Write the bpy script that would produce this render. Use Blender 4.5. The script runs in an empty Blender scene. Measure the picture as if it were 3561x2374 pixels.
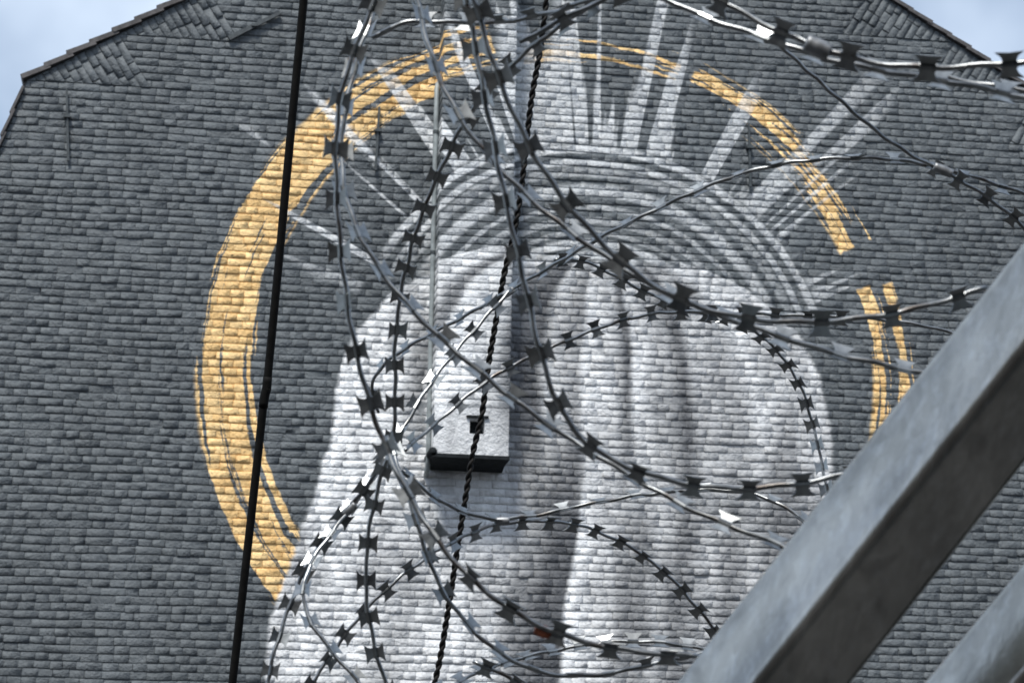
import bpy, math, random
import numpy as np
from mathutils import Vector, Matrix, Euler

R = math.radians
scene = bpy.context.scene
col = scene.collection

# ------------------------------------------------------------------ camera
SRC_W, SRC_H = 3561.0, 2374.0
LENS = 78.0
FPX = SRC_W * LENS / 36.0
CAM = Vector((0.0, -18.3, 1.6))
YAW, PITCH, ROLL = R(8.0), R(13.0), R(1.1)
F = Vector((math.cos(PITCH) * math.sin(YAW), math.cos(PITCH) * math.cos(YAW), math.sin(PITCH)))
Rt = Vector((math.cos(YAW), -math.sin(YAW), 0.0))
Up = Rt.cross(F)
Rr = Rt * math.cos(ROLL) + Up * math.sin(ROLL)
Ur = Up * math.cos(ROLL) - Rt * math.sin(ROLL)
cam_data = bpy.data.cameras.new('camera')
cam = bpy.data.objects.new('camera', cam_data)
col.objects.link(cam)
cam.matrix_world = Matrix.Translation(CAM) @ Matrix((Rr, Ur, -F)).transposed().to_4x4()
cam_data.lens = LENS
cam_data.sensor_width = 36.0
cam_data.clip_start = 0.05
cam_data.clip_end = 3000.0
cam_data.dof.use_dof = True
cam_data.dof.focus_distance = 4.0
cam_data.dof.aperture_fstop = 24.0
scene.camera = cam

# ------------------------------------------------------------------ sky, sun, exposure
SUN_EL, SUN_AZ = R(59.0), R(208.0)          # azimuth clockwise from +Y (the wall faces -Y)
world = bpy.data.worlds.new('World')
scene.world = world
world.use_nodes = True
wt = world.node_tree
wt.nodes.clear()
w_out = wt.nodes.new('ShaderNodeOutputWorld')
w_bg = wt.nodes.new('ShaderNodeBackground')
w_sky = wt.nodes.new('ShaderNodeTexSky')
w_sky.sky_type = 'NISHITA'
w_sky.sun_disc = False
w_sky.sun_elevation = SUN_EL
w_sky.sun_rotation = SUN_AZ
w_sky.air_density = 1.0
w_sky.dust_density = 1.5
w_tc = wt.nodes.new('ShaderNodeTexCoord')
w_no = wt.nodes.new('ShaderNodeTexNoise')
w_no.inputs['Scale'].default_value = 3.2
w_no.inputs['Detail'].default_value = 5.0
w_no.inputs['Roughness'].default_value = 0.55
w_mr = wt.nodes.new('ShaderNodeMapRange')
w_mr.inputs['From Min'].default_value = 0.36
w_mr.inputs['From Max'].default_value = 0.62
w_mr.inputs['To Min'].default_value = 0.10
w_mr.inputs['To Max'].default_value = 0.92
w_mix = wt.nodes.new('ShaderNodeMix')
w_mix.data_type = 'RGBA'
w_mix.inputs[7].default_value = (7.8, 9.0, 10.6, 1.0)
wt.links.new(w_tc.outputs['Generated'], w_no.inputs['Vector'])
wt.links.new(w_no.outputs['Fac'], w_mr.inputs['Value'])
wt.links.new(w_mr.outputs['Result'], w_mix.inputs[0])
wt.links.new(w_sky.outputs['Color'], w_mix.inputs[6])
wt.links.new(w_mix.outputs[2], w_bg.inputs['Color'])
w_bg.inputs['Strength'].default_value = 0.062
wt.links.new(w_bg.outputs['Background'], w_out.inputs['Surface'])

sun_data = bpy.data.lights.new('sun', 'SUN')
sun_data.energy = 2.0
sun_data.angle = R(10.0)
sun_data.color = (1.0, 0.965, 0.91)
sun = bpy.data.objects.new('sun', sun_data)
col.objects.link(sun)
sdir = Vector((math.sin(SUN_AZ) * math.cos(SUN_EL), math.cos(SUN_AZ) * math.cos(SUN_EL), math.sin(SUN_EL)))
sun.rotation_euler = (-sdir).to_track_quat('-Z', 'Y').to_euler()
sun.location = (0, -10, 30)

vs = scene.view_settings
vs.view_transform = 'Standard'
vs.look = 'None'
vs.exposure = 1.02
vs.gamma = 1.0
vs.use_curve_mapping = False
scene.render.engine = 'CYCLES'

# ------------------------------------------------------------------ helpers
def ray(px, py):
    return F + Rr * ((px - SRC_W / 2) / FPX) + Ur * ((SRC_H / 2 - py) / FPX)

def on_wall(px, py, y=0.0):
    d = ray(px, py)
    t = (y - CAM.y) / d.y
    return CAM + d * t

def at_depth(px, py, depth):
    return CAM + ray(px, py) * depth

def project(p):
    v = p - CAM
    z = v.dot(F)
    return (SRC_W / 2 + FPX * v.dot(Rr) / z, SRC_H / 2 - FPX * v.dot(Ur) / z)

def link_mesh(name, verts, faces, mat=None, parent=None, smooth=False, tint=None):
    me = bpy.data.meshes.new(name)
    me.from_pydata([tuple(v) for v in verts], [], faces)
    if tint is not None:
        a = me.attributes.new('tint', 'FLOAT', 'POINT')
        a.data.foreach_set('value', np.asarray(tint, dtype=np.float32))
    if smooth:
        me.polygons.foreach_set('use_smooth', [True] * len(me.polygons))
    me.update()
    if mat:
        me.materials.append(mat)
    o = bpy.data.objects.new(name, me)
    col.objects.link(o)
    if parent:
        o.parent = parent
    return o

def empty(name, label, cat, group=None, loc=(0, 0, 0)):
    o = bpy.data.objects.new(name, None)
    col.objects.link(o)
    o.empty_display_size = 0.1
    o.location = loc
    o['label'] = label
    o['category'] = cat
    if group:
        o['group'] = group
    return o

class Geo:
    """Collects boxes, prisms and tubes for ONE mesh."""
    def __init__(self):
        self.v, self.f = [], []
    def add(self, verts, faces):
        b = len(self.v)
        self.v += [Vector(v) for v in verts]
        self.f += [tuple(i + b for i in f) for f in faces]
    def box(self, lo, hi, mat=None):
        x0, y0, z0 = lo
        x1, y1, z1 = hi
        vs_ = [Vector(c) for c in ((x0, y0, z0), (x1, y0, z0), (x1, y1, z0), (x0, y1, z0),
                                   (x0, y0, z1), (x1, y0, z1), (x1, y1, z1), (x0, y1, z1))]
        if mat is not None:
            vs_ = [mat @ v for v in vs_]
        self.add(vs_, [(0, 3, 2, 1), (4, 5, 6, 7), (0, 1, 5, 4), (1, 2, 6, 5), (2, 3, 7, 6), (3, 0, 4, 7)])
    def tube(self, pts, rad, sides=8, frames=None, caps=True, prof=None):
        n = len(pts)
        b = len(self.v)
        if frames is None:
            frames = frames_of(pts)
        for i, p in enumerate(pts):
            T, A, B = frames[i]
            r = rad[i] if hasattr(rad, '__len__') else rad
            for k in range(sides):
                a = 2 * math.pi * k / sides
                s = prof[k] if prof else 1.0
                self.v.append(p + (A * math.cos(a) + B * math.sin(a)) * (r * s))
        for i in range(n - 1):
            for k in range(sides):
                k2 = (k + 1) % sides
                self.f.append((b + i * sides + k, b + i * sides + k2, b + (i + 1) * sides + k2, b + (i + 1) * sides + k))
        if caps:
            self.f.append(tuple(b + k for k in reversed(range(sides))))
            self.f.append(tuple(b + (n - 1) * sides + k for k in range(sides)))
    def build(self, name, mat, parent=None, smooth=False, tint=None):
        return link_mesh(name, self.v, self.f, mat, parent, smooth, tint)

def frames_of(pts):
    out = []
    prev = None
    n = len(pts)
    for i in range(n):
        T = (pts[min(i + 1, n - 1)] - pts[max(i - 1, 0)]).normalized()
        if prev is None:
            A = T.cross(Vector((0.3, 0.9, 0.31))).normalized()
        else:
            A = (prev - T * prev.dot(T)).normalized()
        prev = A
        out.append((T, A, T.cross(A)))
    return out

# ------------------------------------------------------------------ node helpers
class NT:
    def __init__(self, name):
        self.mat = bpy.data.materials.new(name)
        self.mat.use_nodes = True
        self.t = self.mat.node_tree
        self.t.nodes.clear()
        self.out = self.t.nodes.new('ShaderNodeOutputMaterial')
        self.bsdf = self.t.nodes.new('ShaderNodeBsdfPrincipled')
        self.t.links.new(self.bsdf.outputs['BSDF'], self.out.inputs['Surface'])
    def node(self, kind, **kw):
        n = self.t.nodes.new(kind)
        for k, v in kw.items():
            setattr(n, k, v)
        return n
    def put(self, sock, val):
        if isinstance(val, bpy.types.NodeSocket):
            self.t.links.new(val, sock)
        elif val is not None:
            sock.default_value = val
    def m(self, op, a, b=None, c=None, clamp=False):
        n = self.node('ShaderNodeMath', operation=op, use_clamp=clamp)
        self.put(n.inputs[0], a)
        self.put(n.inputs[1], b)
        if c is not None:
            self.put(n.inputs[2], c)
        return n.outputs[0]
    def step(self, v, lo, hi, tlo=0.0, thi=1.0, kind='SMOOTHSTEP'):
        n = self.node('ShaderNodeMapRange', interpolation_type=kind)
        self.put(n.inputs[0], v)
        self.put(n.inputs[1], lo)
        self.put(n.inputs[2], hi)
        self.put(n.inputs[3], tlo)
        self.put(n.inputs[4], thi)
        return n.outputs[0]
    def xyz(self, x, y, z):
        n = self.node('ShaderNodeCombineXYZ')
        self.put(n.inputs[0], x)
        self.put(n.inputs[1], y)
        self.put(n.inputs[2], z)
        return n.outputs[0]
    def noise(self, vec, scale, detail=2.0, rough=0.5, dist=0.0):
        n = self.node('ShaderNodeTexNoise')
        self.put(n.inputs['Vector'], vec)
        n.inputs['Scale'].default_value = scale
        n.inputs['Detail'].default_value = detail
        n.inputs['Roughness'].default_value = rough
        n.inputs['Distortion'].default_value = dist
        return n.outputs['Fac']
    def mix(self, fac, a, b):
        n = self.node('ShaderNodeMix', data_type='RGBA')
        self.put(n.inputs[0], fac)
        self.put(n.inputs[6], a)
        self.put(n.inputs[7], b)
        return n.outputs[2]
    def ramp(self, v, stops, interp='EASE'):
        n = self.node('ShaderNodeValToRGB')
        self.put(n.inputs[0], v)
        cr = n.color_ramp
        cr.interpolation = interp
        while len(cr.elements) < len(stops):
            cr.elements.new(0.5)
        for e, (p, c) in zip(cr.elements, stops):
            e.position = p
            e.color = (c, c, c, 1) if not hasattr(c, '__len__') else (*c, 1)
        return n.outputs[0]
    def curve(self, v, pts):
        n = self.node('ShaderNodeFloatCurve')
        self.put(n.inputs['Value'], v)
        c = n.mapping.curves[0]
        while len(c.points) < len(pts):
            c.points.new(0.5, 0.5)
        for p, q in zip(c.points, pts):
            p.location = q
        n.mapping.update()
        return n.outputs[0]
    def bump(self, h, strength, dist):
        n = self.node('ShaderNodeBump')
        n.inputs['Strength'].default_value = strength
        n.inputs['Distance'].default_value = dist
        self.put(n.inputs['Height'], h)
        self.t.links.new(n.outputs['Normal'], self.bsdf.inputs['Normal'])
    def pos(self):
        return self.node('ShaderNodeNewGeometry').outputs['Position']

GREY = (0.116, 0.131, 0.141, 1)

def mural_material():
    """Painted brick: charcoal ground, broken gold brush ring, pale soft folds, arcs and streaks."""
    n = NT('painted_brick')
    P = n.pos()
    sep = n.node('ShaderNodeSeparateXYZ')
    n.put(sep.inputs[0], P)
    X, Z = sep.outputs[0], sep.outputs[2]
    flat = n.xyz(X, 0.0, Z)
    wob = n.noise(flat, 5.0, 3.0, 0.6)
    wobc = n.m('SUBTRACT', wob, 0.5)
    fine = n.noise(flat, 38.0, 3.0, 0.65)
    finec = n.m('SUBTRACT', fine, 0.5)
    att = n.node('ShaderNodeAttribute', attribute_name='tint').outputs['Fac']
    tint = n.m('MULTIPLY_ADD', att, 0.13, 0.935)
    big = n.noise(n.xyz(n.m('MULTIPLY', X, 1.5), 0.0, n.m('MULTIPLY', Z, 0.55)), 0.9, 4.0, 0.6)
    tint = n.m('MULTIPLY', tint, n.m('MULTIPLY_ADD', big, 0.75, 0.63))
    tint = n.m('MULTIPLY', tint, n.m('MULTIPLY_ADD', finec, 0.42, 1.0))
    # --- gold ring
    c = on_wall(1960, 1300)
    rad_out = (on_wall(672, 1250) - c).length
    dx = n.m('SUBTRACT', X, c.x)
    dz = n.m('SUBTRACT', Z, c.z)
    r = n.m('SQRT', n.m('ADD', n.m('MULTIPLY', dx, dx), n.m('MULTIPLY', dz, dz)))
    rn = n.m('DIVIDE', r, rad_out)
    rn = n.m('MULTIPLY_ADD', wobc, 0.022, rn)
    ang = n.m('ARCTAN2', dz, dx)
    ca, sa = n.m('COSINE', ang), n.m('SINE', ang)
    streak = n.noise(n.xyz(n.m('MULTIPLY', ca, 1.5), n.m('MULTIPLY', sa, 1.5), n.m('MULTIPLY', rn, 52.0)), 1.0, 3.0, 0.6, 0.2)
    broad = n.noise(n.xyz(n.m('MULTIPLY', ca, 1.6), n.m('MULTIPLY', sa, 1.6), n.m('MULTIPLY', rn, 12.0)), 1.0, 2.0, 0.5)
    # brush load round the ring: full at the left (angle 180), starved at upper right and right
    load = n.step(ca, -0.84, -0.10, 1.0, 0.0)
    inner = n.m('MULTIPLY_ADD', load, -0.035, 0.865)
    band = n.m('MULTIPLY', n.step(rn, inner, n.m('ADD', inner, 0.012)), n.step(rn, 0.988, 1.002, 1.0, 0.0))
    thr = n.m('MULTIPLY_ADD', load, -0.062, 0.487)
    mid_ = n.m('ABSOLUTE', n.m('SUBTRACT', rn, 0.922))
    thr = n.m('ADD', thr, n.step(mid_, 0.045, 0.082, 0.0, 0.085, 'LINEAR'))
    sval = n.m('MULTIPLY_ADD', broad, 0.3, n.m('MULTIPLY', streak, 0.7))
    sval = n.m('MULTIPLY_ADD', finec, 0.10, sval)
    gold = n.m('MULTIPLY', band, n.step(sval, thr, n.m('ADD', thr, 0.022)))
    cut1 = n.step(n.m('ADD', ang, 0.0), -0.62, -0.55)                # ring stops at the lower right ...
    cut2 = n.step(ang, -2.45, -2.36, 1.0, 0.0)                       # ... and lower left
    gold = n.m('MULTIPLY', gold, n.m('MAXIMUM', cut1, cut2))
    gap = n.noise(n.xyz(n.m('MULTIPLY', ca, 4.6), n.m('MULTIPLY', sa, 4.6), 2.0), 1.0, 1.0, 0.5)
    gap = n.m('MULTIPLY_ADD', wobc, 0.12, n.m('MULTIPLY_ADD', load, 0.25, gap))
    gold = n.m('MULTIPLY', gold, n.step(gap, 0.395, 0.42))
    gold = n.m('MULTIPLY', gold, n.step(fine, 0.28, 0.38))
    gcol = n.mix(n.m('MULTIPLY_ADD', att, 0.4, n.m('MULTIPLY', fine, 0.7)), (0.74, 0.43, 0.14, 1), (0.97, 0.72, 0.37, 1))
    colr = n.mix(n.m('MULTIPLY', gold, 0.95), GREY, gcol)
    # --- pale streaks fanning out
    cc = on_wall(2060, 1330)
    ex = n.m('SUBTRACT', X, cc.x)
    ez = n.m('SUBTRACT', Z, cc.z)
    S = rad_out / 1288.0
    r2 = n.m('SQRT', n.m('ADD', n.m('MULTIPLY', ex, ex), n.m('MULTIPLY', ez, ez)))
    a2 = n.m('ARCTAN2', ez, ex)
    c2, s2 = n.m('COSINE', a2), n.m('SINE', a2)
    dash = n.noise(n.xyz(n.m('MULTIPLY', c2, 13.0), n.m('MULTIPLY', s2, 13.0), n.m('MULTIPLY', r2, 0.22)), 1.0, 2.0, 0.5)
    reach = n.noise(n.xyz(n.m('MULTIPLY', c2, 5.0), n.m('MULTIPLY', s2, 5.0), 4.0), 1.0, 1.0, 0.5)
    reach = n.step(reach, 0.30, 0.70, 1150 * S, 2000 * S, 'LINEAR')
    lim = n.step(r2, 870 * S, reach, 0.445, 0.59, 'LINEAR')
    lim = n.m('MULTIPLY_ADD', finec, 0.05, lim)
    rays = n.m('MULTIPLY', n.step(dash, lim, n.m('ADD', lim, 0.035)), n.step(r2, reach, n.m('MULTIPLY', reach, 0.85), 0.0, 0.7))
    rays = n.m('MULTIPLY', rays, n.m('MULTIPLY', n.step(r2, 865 * S, 890 * S), n.step(s2, 0.28, 0.42)))
    rays = n.m('MULTIPLY', rays, n.step(c2, -0.6, 0.9, 1.1, 0.7))
    # --- arcs
    r2 = n.m('MULTIPLY_ADD', wobc, 0.05, r2)
    arcs = None
    for rr, w, op in ((858, 16, .78), (806, 13, .66), (770, 18, .34), (704, 24, .62), (640, 9, .50), (590, 14, .40), (545, 9, .36), (505, 18, .70), (462, 15, .85), (425, 14, .85)):
        d = n.m('ABSOLUTE', n.m('SUBTRACT', r2, rr * S))
        mk = n.step(d, w * S * 0.55, w * S * 1.25, op, 0.0)
        arcs = mk if arcs is None else n.m('MAXIMUM', arcs, mk)
    side = n.m('MULTIPLY', n.step(a2, 0.22, 0.42), n.step(a2, 2.45, 2.75, 1.0, 0.0))
    arcs = n.m('MULTIPLY', arcs, side)
    arcs = n.m('MULTIPLY', arcs, n.step(ex, -1.9, 2.0, 1.12, 0.68))
    pale = n.m('MAXIMUM', rays, arcs)
    pale = n.m('MULTIPLY', pale, n.m('MULTIPLY_ADD', fine, 0.9, 0.55))
    WHITE = (0.72, 0.745, 0.76, 1)
    colr = n.mix(n.m('MINIMUM', pale, 0.95), colr, WHITE)
    # --- soft pale folds
    z0, z1 = on_wall(1700, 2600).z, on_wall(1700, 850).z
    x0, x1 = -4.0, 6.0
    zn = n.step(Z, z0, z1, 0.0, 1.0, 'LINEAR')
    def edge_curve(pp):
        q = []
        for px, py in pp:
            w = on_wall(px, py)
            q.append(((w.z - z0) / (z1 - z0), (w.x - x0) / (x1 - x0)))
        q.sort()
        cv = n.curve(zn, [(max(0, a), b) for a, b in q])
        return n.m('MULTIPLY_ADD', cv, x1 - x0, x0)
    xl = edge_curve([(910, 2560), (925, 2300), (950, 2120), (1010, 1960), (1090, 1720), (1150, 1520), (1170, 1350), (1215, 1200), (1300, 1090), (1420, 985), (1640, 905), (1900, 872)])
    xr = edge_curve([(2920, 2560), (2910, 2200), (2900, 1750), (2893, 1500), (2860, 1330), (2790, 1180), (2690, 1080), (2560, 985), (2330, 905), (2050, 872)])
    xw = n.m('MULTIPLY_ADD', wobc, 0.10, n.m('MULTIPLY_ADD', att, 0.022, X))
    body = n.m('MULTIPLY', n.step(n.m('SUBTRACT', xw, xl), -0.015, 0.035), n.step(n.m('SUBTRACT', xr, xw), -0.015, 0.035))
    body = n.m('MULTIPLY', body, n.step(Z, on_wall(1900, 925).z, on_wall(1900, 880).z, 1.0, 0.0))
    lowf = n.noise(n.xyz(n.m('MULTIPLY', X, 0.9), 3.0, n.m('MULTIPLY', Z, 0.5)), 1.0, 2.0, 0.5)
    u = n.m('DIVIDE', n.m('SUBTRACT', X, xl), n.m('MAXIMUM', n.m('SUBTRACT', xr, xl), 0.05))
    u = n.m('ADD', u, n.m('MULTIPLY', n.m('SUBTRACT', lowf, 0.5), 0.05))
    lower = n.ramp(u, [(0, .96), (.13, .90), (.22, .62), (.30, .84), (.37, .66), (.42, .26), (.46, .08), (.495, .06), (.508, .92), (.57, .68), (.63, .34), (.67, .56),
                       (.71, .20), (.76, .46), (.80, .24), (.85, .46), (.90, .20), (.94, .42), (1, .36)])
    upper = n.ramp(u, [(0, .92), (.10, .80), (.165, .20), (.19, .90), (.28, .66), (.33, .14), (.39, .06), (.42, .66), (.48, .32), (.50, .92), (.56, .56), (.59, .14),
                       (.605, .88), (.67, .50), (.71, .18), (.735, .66), (.80, .40), (.86, .70), (.94, .60), (1, .84)])
    bl = n.step(Z, on_wall(1800, 1850).z, on_wall(1800, 1350).z)
    bnode = n.node('ShaderNodeMix', data_type='FLOAT')
    n.put(bnode.inputs[0], bl)
    n.put(bnode.inputs[2], lower)
    n.put(bnode.inputs[3], upper)
    tone = bnode.outputs[0]
    vst = n.noise(n.xyz(n.m('MULTIPLY', X, 9.0), 0.0, n.m('MULTIPLY', Z, 1.1)), 1.0, 3.0, 0.6)
    tone = n.m('MULTIPLY', tone, n.m('MULTIPLY_ADD', vst, 0.8, 0.62))
    patch = n.noise(n.xyz(n.m('MULTIPLY', X, 1.6), 7.0, n.m('MULTIPLY', Z, 0.9)), 1.3, 3.0, 0.55)
    tone = n.m('MULTIPLY', tone, n.step(patch, 0.30, 0.66, 0.58, 1.06))
    tcol = n.mix(tone, (0.045, 0.050, 0.060, 1), (0.93, 0.95, 0.96, 1))
    colr = n.mix(body, colr, tcol)
    # --- wear
    mul = n.node('ShaderNodeMix', data_type='RGBA', blend_type='MULTIPLY')
    mul.inputs[0].default_value = 1.0
    n.put(mul.inputs[6], colr)
    comb = n.node('ShaderNodeCombineColor')
    for i in range(3):
        n.put(comb.inputs[i], tint)
    n.put(mul.inputs[7], comb.outputs[0])
    n.put(n.bsdf.inputs['Base Color'], mul.outputs[2])
    n.bsdf.inputs['Roughness'].default_value = 0.68
    n.bsdf.inputs['Specular IOR Level'].default_value = 0.35
    h = n.noise(P, 24.0, 3.0, 0.7)
    n.bump(h, 1.0, 0.020)
    return n.mat

def simple(name, rgb, rough=0.6, metal=0.0, spec=0.5, var=0.25, scale=30.0, bump=0.0, var2=None, sc2=6.0, dist=0.002):
    n = NT(name)
    tc = n.node('ShaderNodeTexCoord').outputs['Object']
    f = n.noise(tc, scale, 4.0, 0.6)
    k = n.m('MULTIPLY_ADD', f, var * 2, 1 - var)
    a = n.mix(n.step(f, 0.3, 0.7), tuple(c * (1 - var) for c in rgb) + (1,), tuple(min(1, c * (1 + var)) for c in rgb) + (1,))
    if var2:
        g = n.noise(tc, sc2, 3.0, 0.6, 0.5)
        a = n.mix(n.step(g, 0.52, 0.68, 0.0, 0.85), a, var2 + (1,))
    n.put(n.bsdf.inputs['Base Color'], a)
    n.put(n.bsdf.inputs['Roughness'], n.m('MULTIPLY_ADD', f, 0.2, rough - 0.1))
    n.bsdf.inputs['Metallic'].default_value = metal
    n.bsdf.inputs['Specular IOR Level'].default_value = spec
    if bump:
        n.bump(f, bump, dist)
    return n.mat

M_MURAL = mural_material()
M_TILE = simple('roof_tile', (0.085, 0.080, 0.080), 0.75, var=0.35, scale=14, bump=0.6, dist=0.01)
M_ROOF = simple('roof_sheet', (0.08, 0.075, 0.075), 0.8, var=0.3, scale=8)
M_IRON = simple('painted_iron', (0.045, 0.055, 0.06), 0.55, var=0.3, scale=20)
M_PIPE = simple('painted_pipe', (0.26, 0.29, 0.295), 0.5, var=0.2, scale=12)
M_DARK = simple('dark_slab', (0.020, 0.023, 0.025), 0.95, spec=0.1, var=0.3, scale=20)  # slate-dark slab; also paints the shade under the corbel and inside the vent
M_WIRE = simple('galvanised_wire', (0.25, 0.262, 0.268), 0.33, metal=1.0, var=0.3, scale=55, var2=(0.10, 0.082, 0.07), sc2=22)
M_BARB = simple('galvanised_barb', (0.27, 0.285, 0.29), 0.30, metal=1.0, var=0.25, scale=90)
M_CLIP = simple('steel_clip', (0.25, 0.26, 0.27), 0.5, metal=0.7, var=0.3, scale=80)
M_RUST = simple('rusty_ring', (0.20, 0.115, 0.045), 0.8, var=0.35, scale=160, bump=0.5, dist=0.001)
M_RED = simple('red_rust', (0.26, 0.075, 0.035), 0.8, var=0.4, scale=160, bump=0.5, dist=0.001)
M_CABLE = simple('black_rubber', (0.008, 0.008, 0.008), 0.7, spec=0.1, var=0.3, scale=60)
M_TWIST = simple('dark_steel_rope', (0.014, 0.013, 0.012), 0.6, metal=0.2, spec=0.3, var=0.4, scale=120)

def beam_material():
    n = NT('galvanised_beam')
    tc = n.node('ShaderNodeTexCoord').outputs['Object']
    mp = n.node('ShaderNodeMapping')
    mp.inputs['Scale'].default_value = (1.0, 1.0, 0.35)
    n.put(mp.inputs['Vector'], tc)
    v = mp.outputs[0]
    a = n.noise(v, 16.0, 4.0, 0.6, 0.6)
    b = n.noise(v, 130.0, 3.0, 0.7)
    sp = n.noise(tc, 34.0, 2.0, 0.55, 0.4)
    colr = n.mix(n.step(a, 0.32, 0.68), (0.31, 0.312, 0.292, 1), (0.47, 0.468, 0.435, 1))
    colr = n.mix(n.step(b, 0.45, 0.75, 0.0, 0.35), colr, (0.58, 0.60, 0.60, 1))
    colr = n.mix(n.step(sp, 0.58, 0.74, 0.0, 0.34), colr, (0.12, 0.12, 0.115, 1))
    n.put(n.bsdf.inputs['Base Color'], colr)
    n.bsdf.inputs['Metallic'].default_value = 0.96
    n.put(n.bsdf.inputs['Roughness'], n.m('MULTIPLY_ADD', a, 0.14, 0.17))
    vo = n.node('ShaderNodeTexVoronoi', feature='F1')
    n.put(vo.inputs['Vector'], v)
    vo.inputs['Scale'].default_value = 190.0
    spangle = n.node('ShaderNodeSeparateColor')
    n.put(spangle.inputs[0], vo.outputs['Color'])
    mm = n.node('ShaderNodeMix', data_type='RGBA', blend_type='MULTIPLY')
    mm.inputs[0].default_value = 1.0
    n.put(mm.inputs[6], colr)
    k_ = n.m('MULTIPLY_ADD', spangle.outputs[0], 0.16, 0.90)
    cb_ = n.node('ShaderNodeCombineColor')
    for i_ in range(3):
        n.put(cb_.inputs[i_], k_)
    n.put(mm.inputs[7], cb_.outputs[0])
    n.put(n.bsdf.inputs['Base Color'], mm.outputs[2])
    n.bump(b, 0.25, 0.0012)
    return n.mat
M_BEAM = beam_material()

def asphalt_material():
    n = NT('asphalt')
    tc = n.node('ShaderNodeTexCoord').outputs['Object']
    f = n.noise(tc, 60.0, 4.0, 0.7)
    g = n.noise(tc, 0.4, 4.0, 0.6)
    n.put(n.bsdf.inputs['Base Color'], n.mix(n.m('MULTIPLY_ADD', g, 0.6, n.m('MULTIPLY', f, 0.4)), (0.022, 0.022, 0.023, 1), (0.052, 0.051, 0.050, 1)))
    n.bsdf.inputs['Roughness'].default_value = 0.9
    n.bump(f, 0.5, 0.01)
    return n.mat
M_ASPH = asphalt_material()

# ------------------------------------------------------------------ ground
g = link_mesh('ground', [(-1500, -1500, 0), (1500, -1500, 0), (1500, 1500, 0), (-1500, 1500, 0)], [(0, 1, 2, 3)], M_ASPH)
g['kind'] = 'structure'

# ------------------------------------------------------------------ house with the painted gable
rng = random.Random(11)
kink_l = on_wall(95, 280)
up_l = on_wall(640, 6)
th_l = math.atan2(up_l.z - kink_l.z, up_l.x - kink_l.x)
p_r0, p_r1 = on_wall(3102, 6), on_wall(3561, 308)
th_r = math.atan2(p_r0.z - p_r1.z, p_r1.x - p_r0.x)
steep_l = on_wall(8, 500)
th_s = math.atan2(kink_l.z - steep_l.z, kink_l.x - steep_l.x)
# ridge: the two upper slopes meet
tl, tr = math.tan(th_l), math.tan(th_r)
apex_x = (p_r0.z - kink_l.z + tl * kink_l.x + tr * p_r0.x) / (tl + tr)
apex_z = kink_l.z + tl * (apex_x - kink_l.x)
kr_z = kink_l.z
kr_x = apex_x + (apex_z - kr_z) / tr
EAVE_Z = kink_l.z - 3.2
eave_lx = kink_l.x - 3.2 / math.tan(th_s)
eave_rx = kr_x + 3.2 / math.tan(th_s)
CH = 0.0668                                       # one course

house = empty('painted_house', 'charcoal brick house with painted gable, gold ring and pale folds', 'house')

outline = [(eave_lx, 0.0), (eave_rx, 0.0), (eave_rx, EAVE_Z), (kr_x, kr_z), (apex_x, apex_z), (kink_l.x, kink_l.z), (eave_lx, EAVE_Z)]
gw = Geo()
front = [Vector((x, 0.0, z)) for x, z in outline]
back = [Vector((x, 0.35, z)) for x, z in outline]
k = len(outline)
gw.add(front + back, [tuple(range(k)), tuple(reversed(range(k, 2 * k)))] + [((i + 1) % k, i, i + k, (i + 1) % k + k) for i in range(k)])
wall = gw.build('gable_wall', M_MURAL, house, tint=[0.4] * (2 * k))

def clip_poly(poly, a, b, c):
    """keep a*x + b*z <= c"""
    out = []
    m_ = len(poly)
    for i in range(m_):
        p, q = poly[i], poly[(i + 1) % m_]
        dp, dq = a * p[0] + b * p[1] - c, a * q[0] + b * q[1] - c
        if dp <= 0:
            out.append(p)
        if (dp < 0 < dq) or (dq < 0 < dp):
            t = dp / (dp - dq)
            out.append((p[0] + (q[0] - p[0]) * t, p[1] + (q[1] - p[1]) * t))
    return out

def area(poly):
    return 0.5 * abs(sum(poly[i][0] * poly[(i + 1) % len(poly)][1] - poly[(i + 1) % len(poly)][0] * poly[i][1] for i in range(len(poly))))

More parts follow.
